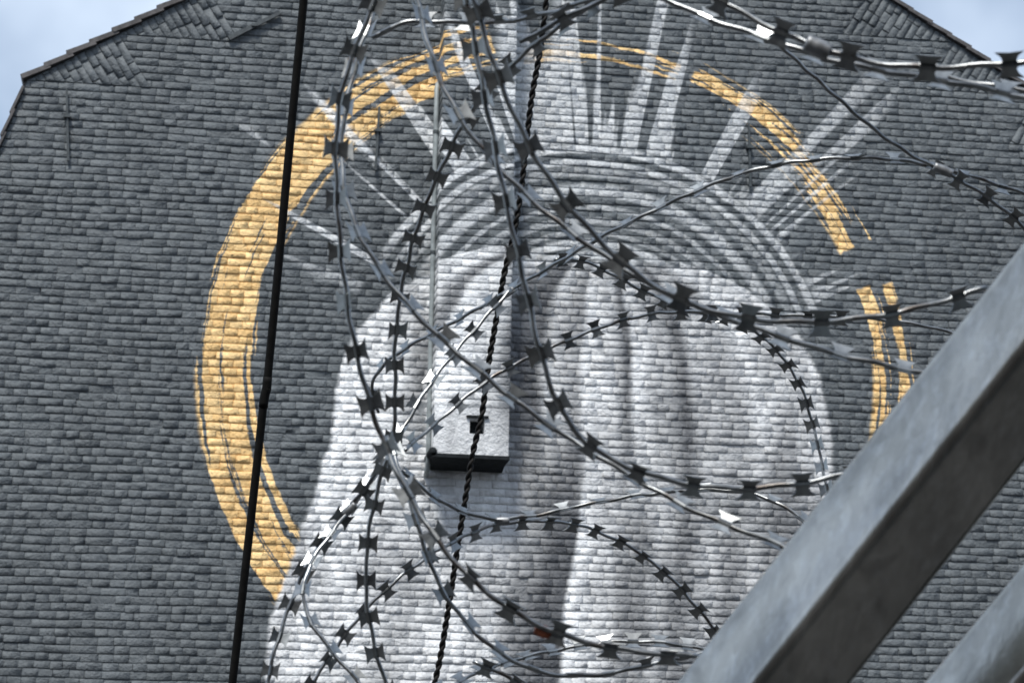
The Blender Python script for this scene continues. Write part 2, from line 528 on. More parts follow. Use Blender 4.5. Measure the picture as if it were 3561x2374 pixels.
def brick_mesh(poly, y0, proud, rg, joint=0.0023, jx=0.0004):
    """a worn, thickly painted brick over a convex polygon in the wall plane: about 30 triangles"""
    cx = sum(p[0] for p in poly) / len(poly)
    cz = sum(p[1] for p in poly) / len(poly)
    w = max(p[0] for p in poly) - min(p[0] for p in poly)
    h = max(p[1] for p in poly) - min(p[1] for p in poly)
    if h > w:
        joint, jx = jx, joint
    dense = []
    m_ = len(poly)
    for i in range(m_):                              # cut each corner
        p, q = poly[i], poly[(i + 1) % m_]
        L = math.hypot(q[0] - p[0], q[1] - p[1])
        c = min(0.0055 / max(L, 1e-4), 0.3) * rg.uniform(0.4, 1.5)
        dense.append((p[0] + (q[0] - p[0]) * c, p[1] + (q[1] - p[1]) * c))
        c = min(0.0055 / max(L, 1e-4), 0.3) * rg.uniform(0.4, 1.5)
        dense.append((q[0] - (q[0] - p[0]) * c, q[1] - (q[1] - p[1]) * c))
    def ring(ox, oz, y, jit):
        out = []
        for x, z in dense:
            fx = max(0.1, 1 - 2 * ox / max(w, 0.02))
            fz = max(0.1, 1 - 2 * oz / max(h, 0.02))
            out.append(Vector((cx + (x - cx) * fx + rg.uniform(-jit, jit), y, cz + (z - cz) * fz + rg.uniform(-jit, jit))))
        return out
    tiltx, tiltz = rg.gauss(0, 0.009), rg.gauss(0.045, 0.030)
    jz = joint * rg.uniform(0.4, 1.7)
    jx = jx * rg.uniform(0.3, 2.4)
    v = ring(jx, jz, y0 + 0.004, 0.0012)
    r1 = ring(jx + 0.0006, jz + 0.0016, y0 - proud * 0.62, 0.0022)
    r2 = ring(jx + 0.0022, jz + 0.0050, y0 - proud, 0.0022)
    for q in r1 + r2:
        q.y += tiltx * (q.x - cx) + tiltz * (q.z - cz)
    for q in r2:
        q.y += rg.uniform(-0.0018, 0.0018)
    v += r1 + r2
    n_ = len(dense)
    f = []
    for a in range(2):
        for i in range(n_):
            j = (i + 1) % n_
            f.append((a * n_ + i, a * n_ + j, (a + 1) * n_ + j, (a + 1) * n_ + i))
    f.append(tuple(2 * n_ + i for i in range(n_)))
    return v, f

# chimney breast on the wall
CH_D = 0.36
cb = on_wall(1500, 1575, -CH_D)
ch_l = on_wall(1528, 800, -CH_D).x
ch_r = on_wall(1783, 800, -CH_D).x
ch_b = on_wall(1640, 1580, -CH_D).z
ch_t = apex_z + 0.6

bricks = []            # (poly, y0, proud)
# tumbled triangles along both upper slopes
def tumble(sign, kx, kz, th, count):
    tri_legs = []
    H = 7 * CH / (math.sin(th) * math.cos(th))
    Px, Pz = kx, kz
    e1 = (sign * math.cos(th), math.sin(th))
    e2 = (sign * math.sin(th), -math.cos(th))
    for _ in range(count):
        L1, L2 = H * math.cos(th), H * math.sin(th)
        Q = (Px + e1[0] * L1, Pz + e1[1] * L1)
        corner = (Px + sign * H, Pz)
        nrow = max(1, round(L1 / CH))
        for i in range(nrow):
            s0, s1 = L1 * i / nrow, L1 * (i + 1) / nrow
            t = -rng.uniform(0.0, 0.15)
            while t < L2:
                ln = rng.choice((0.11, 0.21, 0.22, 0.20))
                quad = [(Px + e1[0] * s + e2[0] * q, Pz + e1[1] * s + e2[1] * q) for s, q in ((s0, t), (s1, t), (s1, t + ln), (s0, t + ln))]
                # inside the triangle P, corner, Q
                poly = clip_poly(quad, 0, -1, -Pz)
                if len(poly) >= 3:
                    poly = clip_poly(poly, -e2[0], -e2[1], -(e2[0] * Px + e2[1] * Pz))
                if len(poly) >= 3 and area(poly) > 0.0009:
                    bricks.append((poly, 0.0, rng.uniform(0.006, 0.012)))
                t += ln
        tri_legs.append((Pz, Q[1], corner, Q))
        Px, Pz = Q
    return tri_legs
legs_l = tumble(1, kink_l.x, kink_l.z, th_l, 6)
legs_r = tumble(-1, kr_x, kr_z, th_r, 6)

def bound(z, side):
    """x limit line (p, q) of the level courses at height z"""
    legs = legs_l if side < 0 else legs_r
    for za, zb, c, q in legs:
        if za <= z < zb:
            return c, q
    kx, kz, ex_ = (kink_l.x, kink_l.z, eave_lx) if side < 0 else (kr_x, kr_z, eave_rx)
    if z < EAVE_Z:
        return (ex_, 0.0), (ex_, EAVE_Z)
    if z < kz:
        return (ex_, EAVE_Z), (kx, kz)
    return legs[-1][2], legs[-1][3]

nlow = int(kink_l.z / CH)
sag_ph = rng.uniform(0, 6)
for i in range(-nlow, int((apex_z - kink_l.z) / CH)):
    za, zb = kink_l.z + i * CH, kink_l.z + (i + 1) * CH
    zm = 0.5 * (za + zb)
    (lx0, lz0), (lx1, lz1) = bound(zm, -1)
    (rx0, rz0), (rx1, rz1) = bound(zm, 1)
    xlm = lx0 + (lx1 - lx0) * (zm - lz0) / (lz1 - lz0)
    xrm = rx0 + (rx1 - rx0) * (zm - rz0) / (rz1 - rz0)
    if xrm - xlm < 0.2:
        break
    x = xlm - 0.15 - rng.uniform(0, 0.1)
    while x < xrm + 0.15:
        ln = rng.choice((0.105, 0.11, 0.115, 0.125, 0.14, 0.20, 0.215)) * rng.uniform(0.95, 1.06)
        dz_ = rng.uniform(-0.0022, 0.0022)
        b_ = 0.0 if rng.random() > 0.12 else rng.uniform(-0.004, 0.004)
        def wav(q, zz):
            return 0.005 * math.sin(q * 1.7 + zz * 2.1) + 0.003 * math.sin(q * 5.3 + zz * 9.0) + 0.0015 * math.sin(q * 17 + zz * 31)
        wa = 0.0 if zm > kink_l.z - 0.2 else 1.0
        poly = [(x, za + dz_ + wa * wav(x, za)), (x + ln, za + dz_ + b_ + wa * wav(x + ln, za)),
                (x + ln, zb + dz_ + b_ + wa * wav(x + ln, zb)), (x, zb + dz_ + wa * wav(x, zb))]
        if x < xlm + 0.15:
            nx, nz = -(lz1 - lz0), (lx1 - lx0)
            poly = clip_poly(poly, nx, nz, nx * lx0 + nz * lz0)
        if x + ln > xrm - 0.15 and len(poly) >= 3:
            nx, nz = (rz1 - rz0), -(rx1 - rx0)
            poly = clip_poly(poly, nx, nz, nx * rx0 + nz * rz0)
        if len(poly) >= 3 and area(poly) > 0.0009:
            hid = x > ch_l + 0.05 and x + ln < ch_r - 0.1 and zm > ch_b + 0.25
            if not hid:
                pr = max(0.004, rng.gauss(0.0082, 0.0019))
                if rng.random() < 0.06:
                    pr *= 0.3
                bricks.append((poly, 0.0, pr))
        x += ln

# the 300 bricks that show largest and clear of the wire become parts of their own
def show(bk):
    cx_ = sum(p[0] for p in bk[0]) / len(bk[0])
    cz_ = sum(p[1] for p in bk[0]) / len(bk[0])
    px, py = project(Vector((cx_, 0, cz_)))
    if not (20 < px < 800 and 300 < py < 2355):
        return -1
    return area(bk[0]) / ((Vector((cx_, 0, cz_)) - CAM).length ** 2)
order = sorted(range(len(bricks)), key=lambda i: -show(bricks[i]))
single = set(order[:300])
fieldg = Geo()
ftint = []
for i, (poly, y0, pr) in enumerate(bricks):
    v, f = brick_mesh(poly, y0, pr, rng)
    tt = rng.random()
    if i in single:
        link_mesh('brick', v, f, M_MURAL, wall, True, [tt] * len(v))
    else:
        fieldg.add(v, f)
        ftint += [tt] * len(v)
bf = fieldg.build('brick_field', M_MURAL, wall, True, ftint)
bf['kind'] = 'stuff'

# chimney breast: plastered foot with a vent hole, bricks above
vl, vt_ = on_wall(1634, 1455, -CH_D), on_wall(1686, 1455, -CH_D)
vb = on_wall(1660, 1508, -CH_D)
hx0, hx1, hz0, hz1 = vl.x, vt_.x, vb.z, vl.z
pl_z = on_wall(1640, 1415, -CH_D).z
chim = Geo()
Y0, Y1 = -CH_D, 0.0
chim.box((ch_l, Y0 + 0.16, ch_b), (ch_r, 0.02, ch_t))
chim.box((ch_l, Y0 + 0.01, pl_z), (ch_r, Y0 + 0.158, ch_t))
chim.box((ch_l, Y0, ch_b), (hx0, Y0 + 0.158, pl_z - 0.001))
chim.box((hx1, Y0, ch_b), (ch_r, Y0 + 0.158, pl_z - 0.001))
chim.box((hx0, Y0 + 0.0005, ch_b), (hx1, Y0 + 0.158, hz0))
chim.box((hx0, Y0 + 0.0005, hz1), (hx1, Y0 + 0.158, pl_z - 0.001))
chimney = chim.build('chimney_breast', M_MURAL, house, tint=[0.5] * len(chim.v))
z = pl_z
row = 0
side_geo, side_t = Geo(), []
while z < on_wall(1640, -120, -CH_D).z:
    x = ch_l
    first = True
    while x < ch_r - 0.02:
        ln = rng.choice((0.11, 0.215, 0.20, 0.22)) if not (first and row % 2) else 0.11
        e = min(x + ln, ch_r)
        if ch_r - e < 0.05:
            e = ch_r
        v, f = brick_mesh([(x, z), (e, z), (e, z + CH), (x, z + CH)], Y0 + 0.01, rng.uniform(0.005, 0.008), rng, 0.0022)
        link_mesh('brick', v, f, M_MURAL, chimney, True, [rng.random()] * len(v))
        x = e
        first = False
    for sx, sgn in ((ch_l, -1), (ch_r, 1)):
        cuts = (0.0, 0.11, 0.33) if row % 2 else (0.0, 0.2, 0.33)
        for a, b in zip(cuts, cuts[1:]):
            v, f = brick_mesh([(a, z), (b, z), (b, z + CH), (a, z + CH)], 0.0, 0.006, rng, 0.0022)
            if sgn < 0:
                vv = [Vector((sx + q.y, Y0 + 0.012 + (b + a - q.x), q.z)) for q in v]
            else:
                vv = [Vector((sx - q.y, Y0 + 0.012 + q.x, q.z)) for q in v]
            side_geo.add(vv, f)
            side_t += [rng.random()] * len(v)
    z += CH
    row += 1
so = side_geo.build('side_bricks', M_MURAL, chimney, True, side_t)
so['kind'] = 'stuff'
s_ = Geo()
s_.box((ch_l - 0.012, Y0 - 0.012, ch_b - 0.032), (ch_r + 0.012, -0.014, ch_b - 0.001))
s_.build('base_slab', M_DARK, chimney)
s_ = Geo()
w0, w1 = ch_l + 0.004, ch_r - 0.004
s_.add([(w0, Y0 + 0.03, ch_b - 0.034), (w1, Y0 + 0.03, ch_b - 0.034), (w1, -0.014, ch_b - 0.034), (w0, -0.014, ch_b - 0.034),
        (w0, -0.16, ch_b - 0.058), (w1, -0.16, ch_b - 0.058), (w1, -0.014, ch_b - 0.085), (w0, -0.014, ch_b - 0.085)],
       [(0, 1, 5, 4), (4, 5, 6, 7), (0, 4, 7, 3), (1, 2, 6, 5), (0, 3, 2, 1)])
s_.build('corbel', M_DARK, chimney)  # near-black colour stands in for shade on the underside
s_ = Geo()
s_.tube([Vector((ch_l - 0.005, Y0 - 0.012, ch_b + 0.012)), Vector((ch_l - 0.005, -0.02, ch_b + 0.012))], 0.036, 12)
s_.build('bracket', M_DARK, chimney, True)
s_ = Geo()
s_.box((hx0 - 0.03, Y0 - 0.022, hz1 + 0.008), (hx1 + 0.03, Y0 + 0.002, hz1 + 0.026))
s_.build('vent_lintel', M_DARK, chimney)
s_ = Geo()
s_.box((hx0 + 0.002, Y0 + 0.12, hz0 + 0.002), (hx1 - 0.002, Y0 + 0.155, hz1 - 0.002))
s_.build('vent_shade_back', M_DARK, chimney)  # black backing added to paint the darkness of the hole

# pipe left of the chimney breast
pa, pb = on_wall(1519, 310, -0.16), on_wall(1489, 1600, -0.16)
pg = Geo()
pp = [pa.lerp(pb, i / 12) for i in range(13)]
pp = [pa + Vector((0.03, 0.14, 0.10)), pa + Vector((0.012, 0.05, 0.06))] + pp + [pb + Vector((0, 0.05, -0.07)), pb + Vector((0, 0.15, -0.10))]
pg.tube(pp, 0.022, 12)
pipe = pg.build('pipe', M_PIPE, house, True)
for t in (0.12, 0.45, 0.8):
    q = pa.lerp(pb, t)
    cg = Geo()
    cg.tube([q + Vector((0, 0, -0.014)), q + Vector((0, 0, 0.014))], 0.027, 12)
    cg.box((q.x - 0.006, q.y + 0.02, q.z - 0.008), (q.x + 0.006, 0.01, q.z + 0.008))
    cg.build('pipe_clamp', M_IRON, pipe)

# wall anchors: iron bars held off the wall on an eye
def anchor(p0, p1, w=0.022, eye=0.38):
    a, b = on_wall(*p0, -0.035), on_wall(*p1, -0.035)
    d = (b - a).normalized()
    n_ = Vector((d.z, 0, -d.x))
    q = Geo()
    m_ = [a + n_ * w * .35, a - n_ * w * .35, b - n_ * w * .5, b + n_ * w * .5]
    q.add([v + Vector((0, -0.012, 0)) for v in m_] + [v + Vector((0, 0.012, 0)) for v in m_],
          [(0, 1, 2, 3), (7, 6, 5, 4), (0, 4, 5, 1), (1, 5, 6, 2), (2, 6, 7, 3), (3, 7, 4, 0)])
    o = q.build('wall_anchor', M_IRON, house)
    e = a.lerp(b, eye)
    q = Geo()
    q.box((e.x - 0.026, e.y - 0.028, e.z - 0.012), (e.x + 0.026, 0.005, e.z + 0.012))
    q.build('anchor_eye', M_IRON, o)
anchor((232, 312), (237, 560))
anchor((1319, 372), (1306, 592))
anchor((2604, 430), (2609, 650))
anchor((974, 46), (796, 134), 0.042, 0.5)

# roof: sheet behind, tiles with stepped ends along the verge
rf = Geo()
DEPTH = 9.0
def slab(p, q, off0, off1, y0, y1):
    d = Vector((q[0] - p[0], 0, q[1] - p[1])).normalized()
    n_ = Vector((-d.z, 0, d.x))
    if n_.z < 0:
        n_ = -n_
    A, B = Vector((p[0], 0, p[1])), Vector((q[0], 0, q[1]))
    v = []
    for y in (y0, y1):
        for P_, o in ((A, off0), (B, off0), (B, off1), (A, off1)):
            v.append(P_ + n_ * o + Vector((0, y, 0)))
    rf.add(v, [(0, 1, 2, 3), (7, 6, 5, 4), (0, 4, 5, 1), (1, 5, 6, 2), (2, 6, 7, 3), (3, 7, 4, 0)])
seg = [((eave_lx, EAVE_Z), (kink_l.x, kink_l.z)), ((kink_l.x, kink_l.z), (apex_x, apex_z)),
       ((apex_x, apex_z), (kr_x, kr_z)), ((kr_x, kr_z), (eave_rx, EAVE_Z))]
for p, q in seg:
    slab(p, q, 0.002, 0.02, 0.02, DEPTH)
roof = rf.build('roof', M_ROOF, house)
hb = Geo()
hb.box((eave_lx + 0.02, 0.36, 0.0), (eave_lx + 0.32, DEPTH - 0.3, EAVE_Z - 0.02))
hb.box((eave_rx - 0.32, 0.36, 0.0), (eave_rx - 0.02, DEPTH - 0.3, EAVE_Z - 0.02))
hb.box((eave_lx + 0.02, DEPTH - 0.3, 0.0), (eave_rx - 0.02, DEPTH, EAVE_Z - 0.02))
hb.build('side_walls', M_ROOF, house)

def verge(p, q, pitch, thick, lift, over):
    """p lower end, q upper end"""
    A, B = Vector((p[0], 0, p[1])), Vector((q[0], 0, q[1]))
    d = (B - A).normalized()
    n_ = Vector((-d.z, 0, d.x))
    if n_.z < 0:
        n_ = -n_
    L = (B - A).length
    i = 0
    s = -over
    while s < L - (pitch * 1.1 if over == 0.0 else 0.0):
        a = A + d * s
        b = A + d * (s + pitch * 1.18)
        lf = lift * rng.uniform(0.8, 1.25)
        y0 = -0.045 + rng.uniform(-0.006, 0.006)
        q_ = Geo()
        pr = [a + n_ * lf * 0.55, b - n_ * 0.003, b + n_ * (thick * 0.85), a + n_ * (lf * .55 + thick)]
        q_.add([v + Vector((0, y0, 0)) for v in pr] + [v + Vector((0, 0.33, 0)) for v in pr],
               [(0, 1, 2, 3), (7, 6, 5, 4), (0, 4, 5, 1), (1, 5, 6, 2), (2, 6, 7, 3), (3, 7, 4, 0)])
        q_.build('roof_tile', M_TILE, roof)
        s += pitch
        i += 1
verge(seg[1][0], seg[1][1], 0.218, 0.042, 0.040, 0.03)
verge(seg[0][0], seg[0][1], 0.215, 0.022, 0.030, 0.0)
verge((kr_x, kr_z), (apex_x, apex_z), 0.21, 0.034, 0.020, 0.03)
verge((eave_rx, EAVE_Z), (kr_x, kr_z), 0.215, 0.022, 0.030, 0.0)

# ------------------------------------------------------------------ unseen terrace added behind the viewer, a dark reflection for the steel
M_OPP = simple('dark_terrace_brick', (0.055, 0.042, 0.036), 0.85, var=0.35, scale=3.0)  # plain dark brick colour, there for the steel to mirror
M_GLASS = simple('dark_window', (0.015, 0.017, 0.02), 0.1, var=0.1)
opp = empty('added_dark_terrace', 'unseen dark terrace added behind the viewer for the steel to reflect', 'house', loc=(0, 0, 0))
q_ = Geo()
q_.box((-26, -34, 0), (26, -25.5, 9.2))
q_.build('wall', M_OPP, opp)
q_ = Geo()
q_.add([(-26.3, -25.2, 9.2), (26.3, -25.2, 9.2), (26.3, -29.7, 12.4), (-26.3, -29.7, 12.4), (-26.3, -34.3, 9.2), (26.3, -34.3, 9.2)], [(0, 1, 2, 3), (3, 2, 5, 4), (0, 3, 4), (1, 5, 2), (0, 4, 5, 1)])
q_.build('roof', M_ROOF, opp)
for fl in range(3):
    for ci in range(13):
        q_ = Geo()
        xw_ = -24 + ci * 4.0
        q_.box((xw_ - 0.55, -25.56, 0.9 + fl * 2.9), (xw_ + 0.55, -25.48, 2.6 + fl * 2.9))
        q_.build('window', M_GLASS, opp)

# ------------------------------------------------------------------ galvanised square tubes, lower right
def beam(label, e1, e2, e3, depth, px_pts_note=None):
    """e1/e2/e3: outer light edge, near edge, outer dark edge, each a pair of pixels"""
    def mid(i, t):
        a, b = (e1, e2, e3)[i]
        return Vector((a[0] + (b[0] - a[0]) * t, a[1] + (b[1] - a[1]) * t))
    # axis direction in view plane
    d2 = Vector((e2[0][0] - e2[1][0], e2[0][1] - e2[1][1])).normalized()
    perp = Vector((d2.y, -d2.x))
    if perp.x > 0:
        perp = -perp                                   # towards upper left
    pnear = Vector(e2[1])
    w_light = abs((Vector(e1[1]) - pnear).dot(perp))
    w_dark = abs((Vector(e3[1]) - pnear).dot(perp))
    s = math.hypot(w_light, w_dark) * depth / FPX
    ax = (Rr * d2.x - Ur * d2.y).normalized()
    pv = (Rr * perp.x - Ur * perp.y).normalized()
    k = math.hypot(w_light, w_dark)
    u_l = pv * (w_light / k) + F * (w_dark / k)        # across the light face, away from the near edge
    u_d = -pv * (w_dark / k) + F * (w_light / k)
    root = at_depth(e2[1][0], e2[1][1], depth)
    lo = (root.z - 0.0) / max(ax.z, 0.1)
    # cross-section with rounded corners
    rad = s * 0.15
    prof = []
    for cx_, cy_, a0 in ((rad, rad, 180), (s - rad, rad, 270), (s - rad, s - rad, 0), (rad, s - rad, 90)):
        for j in range(5):
            a = R(a0 + 90 * j / 4)
            prof.append((cx_ + rad * math.cos(a), cy_ + rad * math.sin(a)))
    g_ = Geo()
    N = 2
    m_ = len(prof)
    Lb, Lt = -lo, 1.6
    for q in (Lb, Lt):
        for a, b in prof:
            g_.v.append(root + ax * q + u_l * a + u_d * b)
    for i in range(m_):
        j = (i + 1) % m_
        g_.f.append((i, j, m_ + j, m_ + i))
    g_.f.append(tuple(range(m_)))
    g_.f.append(tuple(range(m_, 2 * m_)))
    o = empty('steel_beam', label, 'beam', 'galvanised beams at the lower right')
    b_ = g_.build('square_tube', M_BEAM, o)
    for i, p in enumerate(b_.data.polygons):
        p.use_smooth = len(p.vertices) == 4
    # flat sides stay flat: sharp by angle
    b_.data.set_sharp_from_angle(angle=R(30))
    cap = Geo()
    cc_ = root + ax * (Lt + 0.0015) + (u_l + u_d) * (s / 2)
    cv = [cc_ + u_l * (sx * s * .52) + u_d * (sy * s * .52) + ax * h for h in (0, 0.004) for sx, sy in ((-1, -1), (1, -1), (1, 1), (-1, 1))]
    cap.add(cv, [(0, 1, 2, 3), (7, 6, 5, 4), (0, 4, 5, 1), (1, 5, 6, 2), (2, 6, 7, 3), (3, 7, 4, 0)])
    cap.build('end_cap', M_BEAM, o)
    return o
beam('wide galvanised square steel beam crossing the lower right corner, whole width showing',
     ((3561, 787), (2385, 2374)), ((3561, 1210), (2642, 2374)), ((3561, 1711), (3043, 2374)), 1.30)
beam('galvanised beam with only its pale edge showing in the bottom right corner',
     ((3561, 2044), (3285, 2374)), ((3726, 2169), (3450, 2499)), ((3975, 2378), (3699, 2708)), 1.34)

# ------------------------------------------------------------------ razor wire
def catmull(P, n_per):
    out = []
    m_ = len(P)
    for i in range(m_ - 1):
        p0, p1, p2, p3 = P[max(i - 1, 0)], P[i], P[i + 1], P[min(i + 2, m_ - 1)]
        for j in range(n_per):
            t = j / n_per
            out.append(0.5 * ((2 * p1) + (p2 - p0) * t + (2 * p0 - 5 * p1 + 4 * p2 - p3) * t * t + (3 * p1 - p0 - 3 * p2 + p3) * t ** 3))
    out.append(P[-1])
    return out

def resample(pts, step):
    acc = [0.0]
    for a, b in zip(pts, pts[1:]):
        acc.append(acc[-1] + (b - a).length)
    L = acc[-1]
    n_ = max(2, int(L / step))
    out, j = [], 0
    for i in range(n_ + 1):
        s = L * i / n_
        while j < len(acc) - 2 and acc[j + 1] < s:
            j += 1
        t = (s - acc[j]) / max(acc[j + 1] - acc[j], 1e-9)
        out.append(pts[j].lerp(pts[j + 1], min(1, max(0, t))))
    return out, L

def barb_mesh(name, seed):
    rg = random.Random(seed)
    g_ = Geo()
    th = 0.0003
    bend = 0.10 + rg.uniform(-0.05, 0.25)
    for sgn in (1, -1):
        prof = [(-0.0050, 0.0014), (-0.0047, 0.0036), (-0.0060, 0.0062), (-0.0096, 0.0094), (0.0, 0.0088 + rg.uniform(-.0004, .0004)),
                (0.0096, 0.0094), (0.0060, 0.0062), (0.0047, 0.0036), (0.0050, 0.0014)]
        m_ = len(prof)
        def pt(x, y, o):
            x2 = x * (1 + rg.uniform(-0.03, 0.03))
            zz = y * bend * (1 + 12 * y)
            return Vector((x2, sgn * y, zz + o))
        top = [pt(x, y, th) for x, y in prof]
        bot = [v - Vector((0, 0, 2 * th)) for v in top]
        # wing faces as a strip so that the concave outline fills properly
        f = [(0, 8, 7, 1), (1, 7, 6, 2), (2, 6, 4), (2, 4, 3), (4, 6, 5)]
        fl = f + [tuple(m_ + i for i in reversed(q)) for q in f] + [(i, (i + 1) % m_, m_ + (i + 1) % m_, m_ + i) for i in range(m_)]
        g_.add(top + bot, fl)
    me = bpy.data.meshes.new(name)
    # crimped collar round the wire
    pts = [Vector((x, 0, 0)) for x in (-0.0054, 0.0054)]
    g_.tube(pts, 0.00255, 8, [(Vector((1, 0, 0)), Vector((0, 1, 0)), Vector((0, 0, 1)))] * 2)
    me.from_pydata([tuple(v) for v in g_.v], [], g_.f)
    me.materials.append(M_BARB)
    me.update()
    return me
BARBS = [barb_mesh('barb', s) for s in range(8)]
GROUP = 'razor wire strands tangled across the view'
wr = random.Random(5)

def reg(off, sc, pts):
    return [(off[0] + x / sc, off[1] + y / sc) for x, y in pts]

def strand(label, pts, depth, pitch=0.036, twist=0.0, spin=0.0, phase=0.3, rad=0.0020, barbs=(0.0, 1.0), scale=1.0, jit=0.12, bare=False):
    """pts in photo pixels; depth a list of metres spread along the strand; twist tips the barbs up (+) or down (-) about the wire, degrees"""
    n_ = len(pts)
    P = []
    for i, (px, py) in enumerate(pts):
        t = i / (n_ - 1) * (len(depth) - 1)
        k_ = min(int(t), len(depth) - 2)
        d = depth[k_] + (depth[k_ + 1] - depth[k_]) * (t - k_)
        P.append(at_depth(px, py, d))
    c = catmull(P, 14)
    c, L = resample(c, 0.006)
    for _ in range(30):
        c = [c[0]] + [c[i] * 0.4 + (c[i - 1] + c[i + 1]) * 0.3 for i in range(1, len(c) - 1)] + [c[-1]]
    base = c[0]
    o = empty('razor_wire', label, 'razor wire', GROUP)
    g_ = Geo()
    # irregular hand-bent wire
    fr = frames_of(c)
    ph = wr.uniform(0, 9)
    c = [p + fr[i][1] * (0.0007 * math.sin(i * 0.9 + ph)) + fr[i][2] * (0.0006 * math.sin(i * 0.61 + ph * 2)) for i, p in enumerate(c)]
    prof = [1.0, 1.0, 1.0, 0.95, 1.0, 1.0, 0.78, 1.12, 0.78, 1.0]          # folded seam of the tape
    g_.tube(c, rad, 10, fr, True, prof)
    g_.build('core_wire', M_WIRE, o, True)
    if bare:
        return o, c
    s = phase * pitch
    view = F
    while s < L:
        t = s / L
        if barbs[0] <= t <= barbs[1]:
            i = min(int(t * (len(c) - 1)), len(c) - 2)
            T = (c[min(i + 2, len(c) - 1)] - c[max(i - 2, 0)]).normalized()
            N0 = (-view - T * (-view).dot(T)).normalized()
            tw = R(twist + spin * t + wr.gauss(0, 1) * jit * 60)
            S1 = T.cross(N0)
            if S1.z < 0:
                S1 = -S1
            N1 = N0 * math.cos(tw) + S1 * math.sin(tw)
            B1 = N1.cross(T)
            b_ = bpy.data.objects.new('barb', BARBS[wr.randrange(8)])
            col.objects.link(b_)
            b_.parent = o
            mt = Matrix((T, B1, N1)).transposed() * (scale * wr.uniform(0.92, 1.04))
            fr_ = t * (len(c) - 1) - i
            b_.matrix_local = Matrix.Translation(c[i].lerp(c[i + 1], fr_)) @ mt.to_4x4()
        s += pitch * wr.uniform(0.94, 1.06)
    return o, c

def collar(parent, pxy, depth, length, rad, mat, name, dirp):
    a = at_depth(pxy[0] - dirp[0] * 0.5, pxy[1] - dirp[1] * 0.5, depth)
    b = at_depth(pxy[0] + dirp[0] * 0.5, pxy[1] + dirp[1] * 0.5, depth)
    d = (b - a).normalized()
    m_ = (a + b) / 2
    g_ = Geo()
    k_ = 9
    pts = [m_ + d * (length * (i / (k_ - 1) - 0.5)) for i in range(k_)]
    g_.tube(pts, [rad * (0.90 + 0.10 * math.sin(math.pi * i / (k_ - 1)) + wr.uniform(-.04, .04)) for i in range(k_)], 12)
    g_.build(name, mat, parent, True)

r2 = lambda *p: reg((1100, 0), 1.96, p)
r3 = lambda *p: reg((2361, 0), 1.96, p)
r5 = lambda *p: reg((1100, 800), 1.96, p)
r6 = lambda *p: reg((2361, 800), 1.96, p)
r7 = lambda *p: reg((700, 1574), 1.96, p)
r8 = lambda *p: reg((1900, 1574), 1.416, p)

# ring-like far strands first
E, _ = strand('sharp razor strand arching from the right edge down across the middle',
       r3((2500, 1370), (2352, 1320), (2000, 1200), (1800, 1150), (1600, 1100), (1400, 1075), (1150, 1075), (900, 1087), (650, 1120), (450, 1175), (200, 1262), (0, 1352))
       + r5((2030, 0), (1900, 62), (1770, 150), (1600, 248), (1400, 365), (1200, 480), (1000, 592), (800, 700), (620, 792), (480, 885), (390, 970), (350, 1060), (372, 1140), (420, 1240)),
       [2.35, 2.3, 2.35, 2.5, 2.6], 0.042, 50, 10, 0.2, jit=0.2)
collar(E, r5((1310, 425))[0], 2.44, 0.014, 0.0042, M_CLIP, 'wire_clip', (60, -40))
strand('sharp razor loop with closely set barbs dropping steeply behind the middle of the beam',
       r5((1620, 205), (1700, 165), (1760, 165), (1850, 212), (2000, 295), (2200, 400), (2352, 480)) + r6((120, 560), (300, 590), (480, 645), (600, 745), (700, 855), (800, 985), (870, 1150), (920, 1350), (950, 1480), (972, 1580))
       + r8((1366, 80), (1385, 190), (1395, 300)),
       [2.5, 2.55, 2.65, 2.6], 0.0275, -30, -10, 0.4, rad=0.0018)
strand('razor strand climbing rightwards above the vent, ending as bright bare wire by the beam',
       r5((600, 1500), (630, 1470), (700, 1410), (850, 1290), (1000, 1152), (1200, 990), (1400, 892), (1600, 800), (1800, 712), (2000, 640), (2150, 592), (2352, 555))
       + r6((200, 560), (480, 570), (800, 583), (1000, 590), (1270, 600), (1500, 620), (1700, 655), (1850, 690), (2000, 740)),
       [2.3, 2.4, 2.5, 2.5], 0.037, -15, -10, 0.55, barbs=(0, 0.8), jit=0.18)
I_, _ = strand('razor strand slanting down left from a clip, ending in a pale loop',
       r5((1330, 400), (1200, 540), (1100, 655), (980, 785), (900, 880), (800, 1010), (750, 1080), (640, 1262), (570, 1400), (500, 1500))
       + r7((1240, 85), (1150, 205), (1080, 312), (1000, 402), (930, 490), (850, 592), (760, 700), (700, 800), (668, 890), (655, 960), (680, 1080), (740, 1182), (820, 1282), (900, 1362), (1000, 1472), (1090, 1575), (1160, 1680)),
       [2.35, 2.25, 2.15, 2.1], 0.036, -10, 70, 0.75, jit=0.2)
collar(I_, r7((1010, 385))[0], 2.2, 0.016, 0.0045, M_CLIP, 'wire_clip', (70, -60))
strand('dark razor strand reaching the bottom edge nearest the black cable',
       r7((1280, 30), (1200, 120), (1120, 240), (1030, 350), (930, 470), (840, 585), (745, 700), (690, 800), (650, 900), (615, 1010), (585, 1095), (545, 1190), (500, 1330), (468, 1450), (445, 1568), (425, 1690)),
       [2.2, 2.2, 2.15], 0.034, -8, 0, 0.2, jit=0.22)
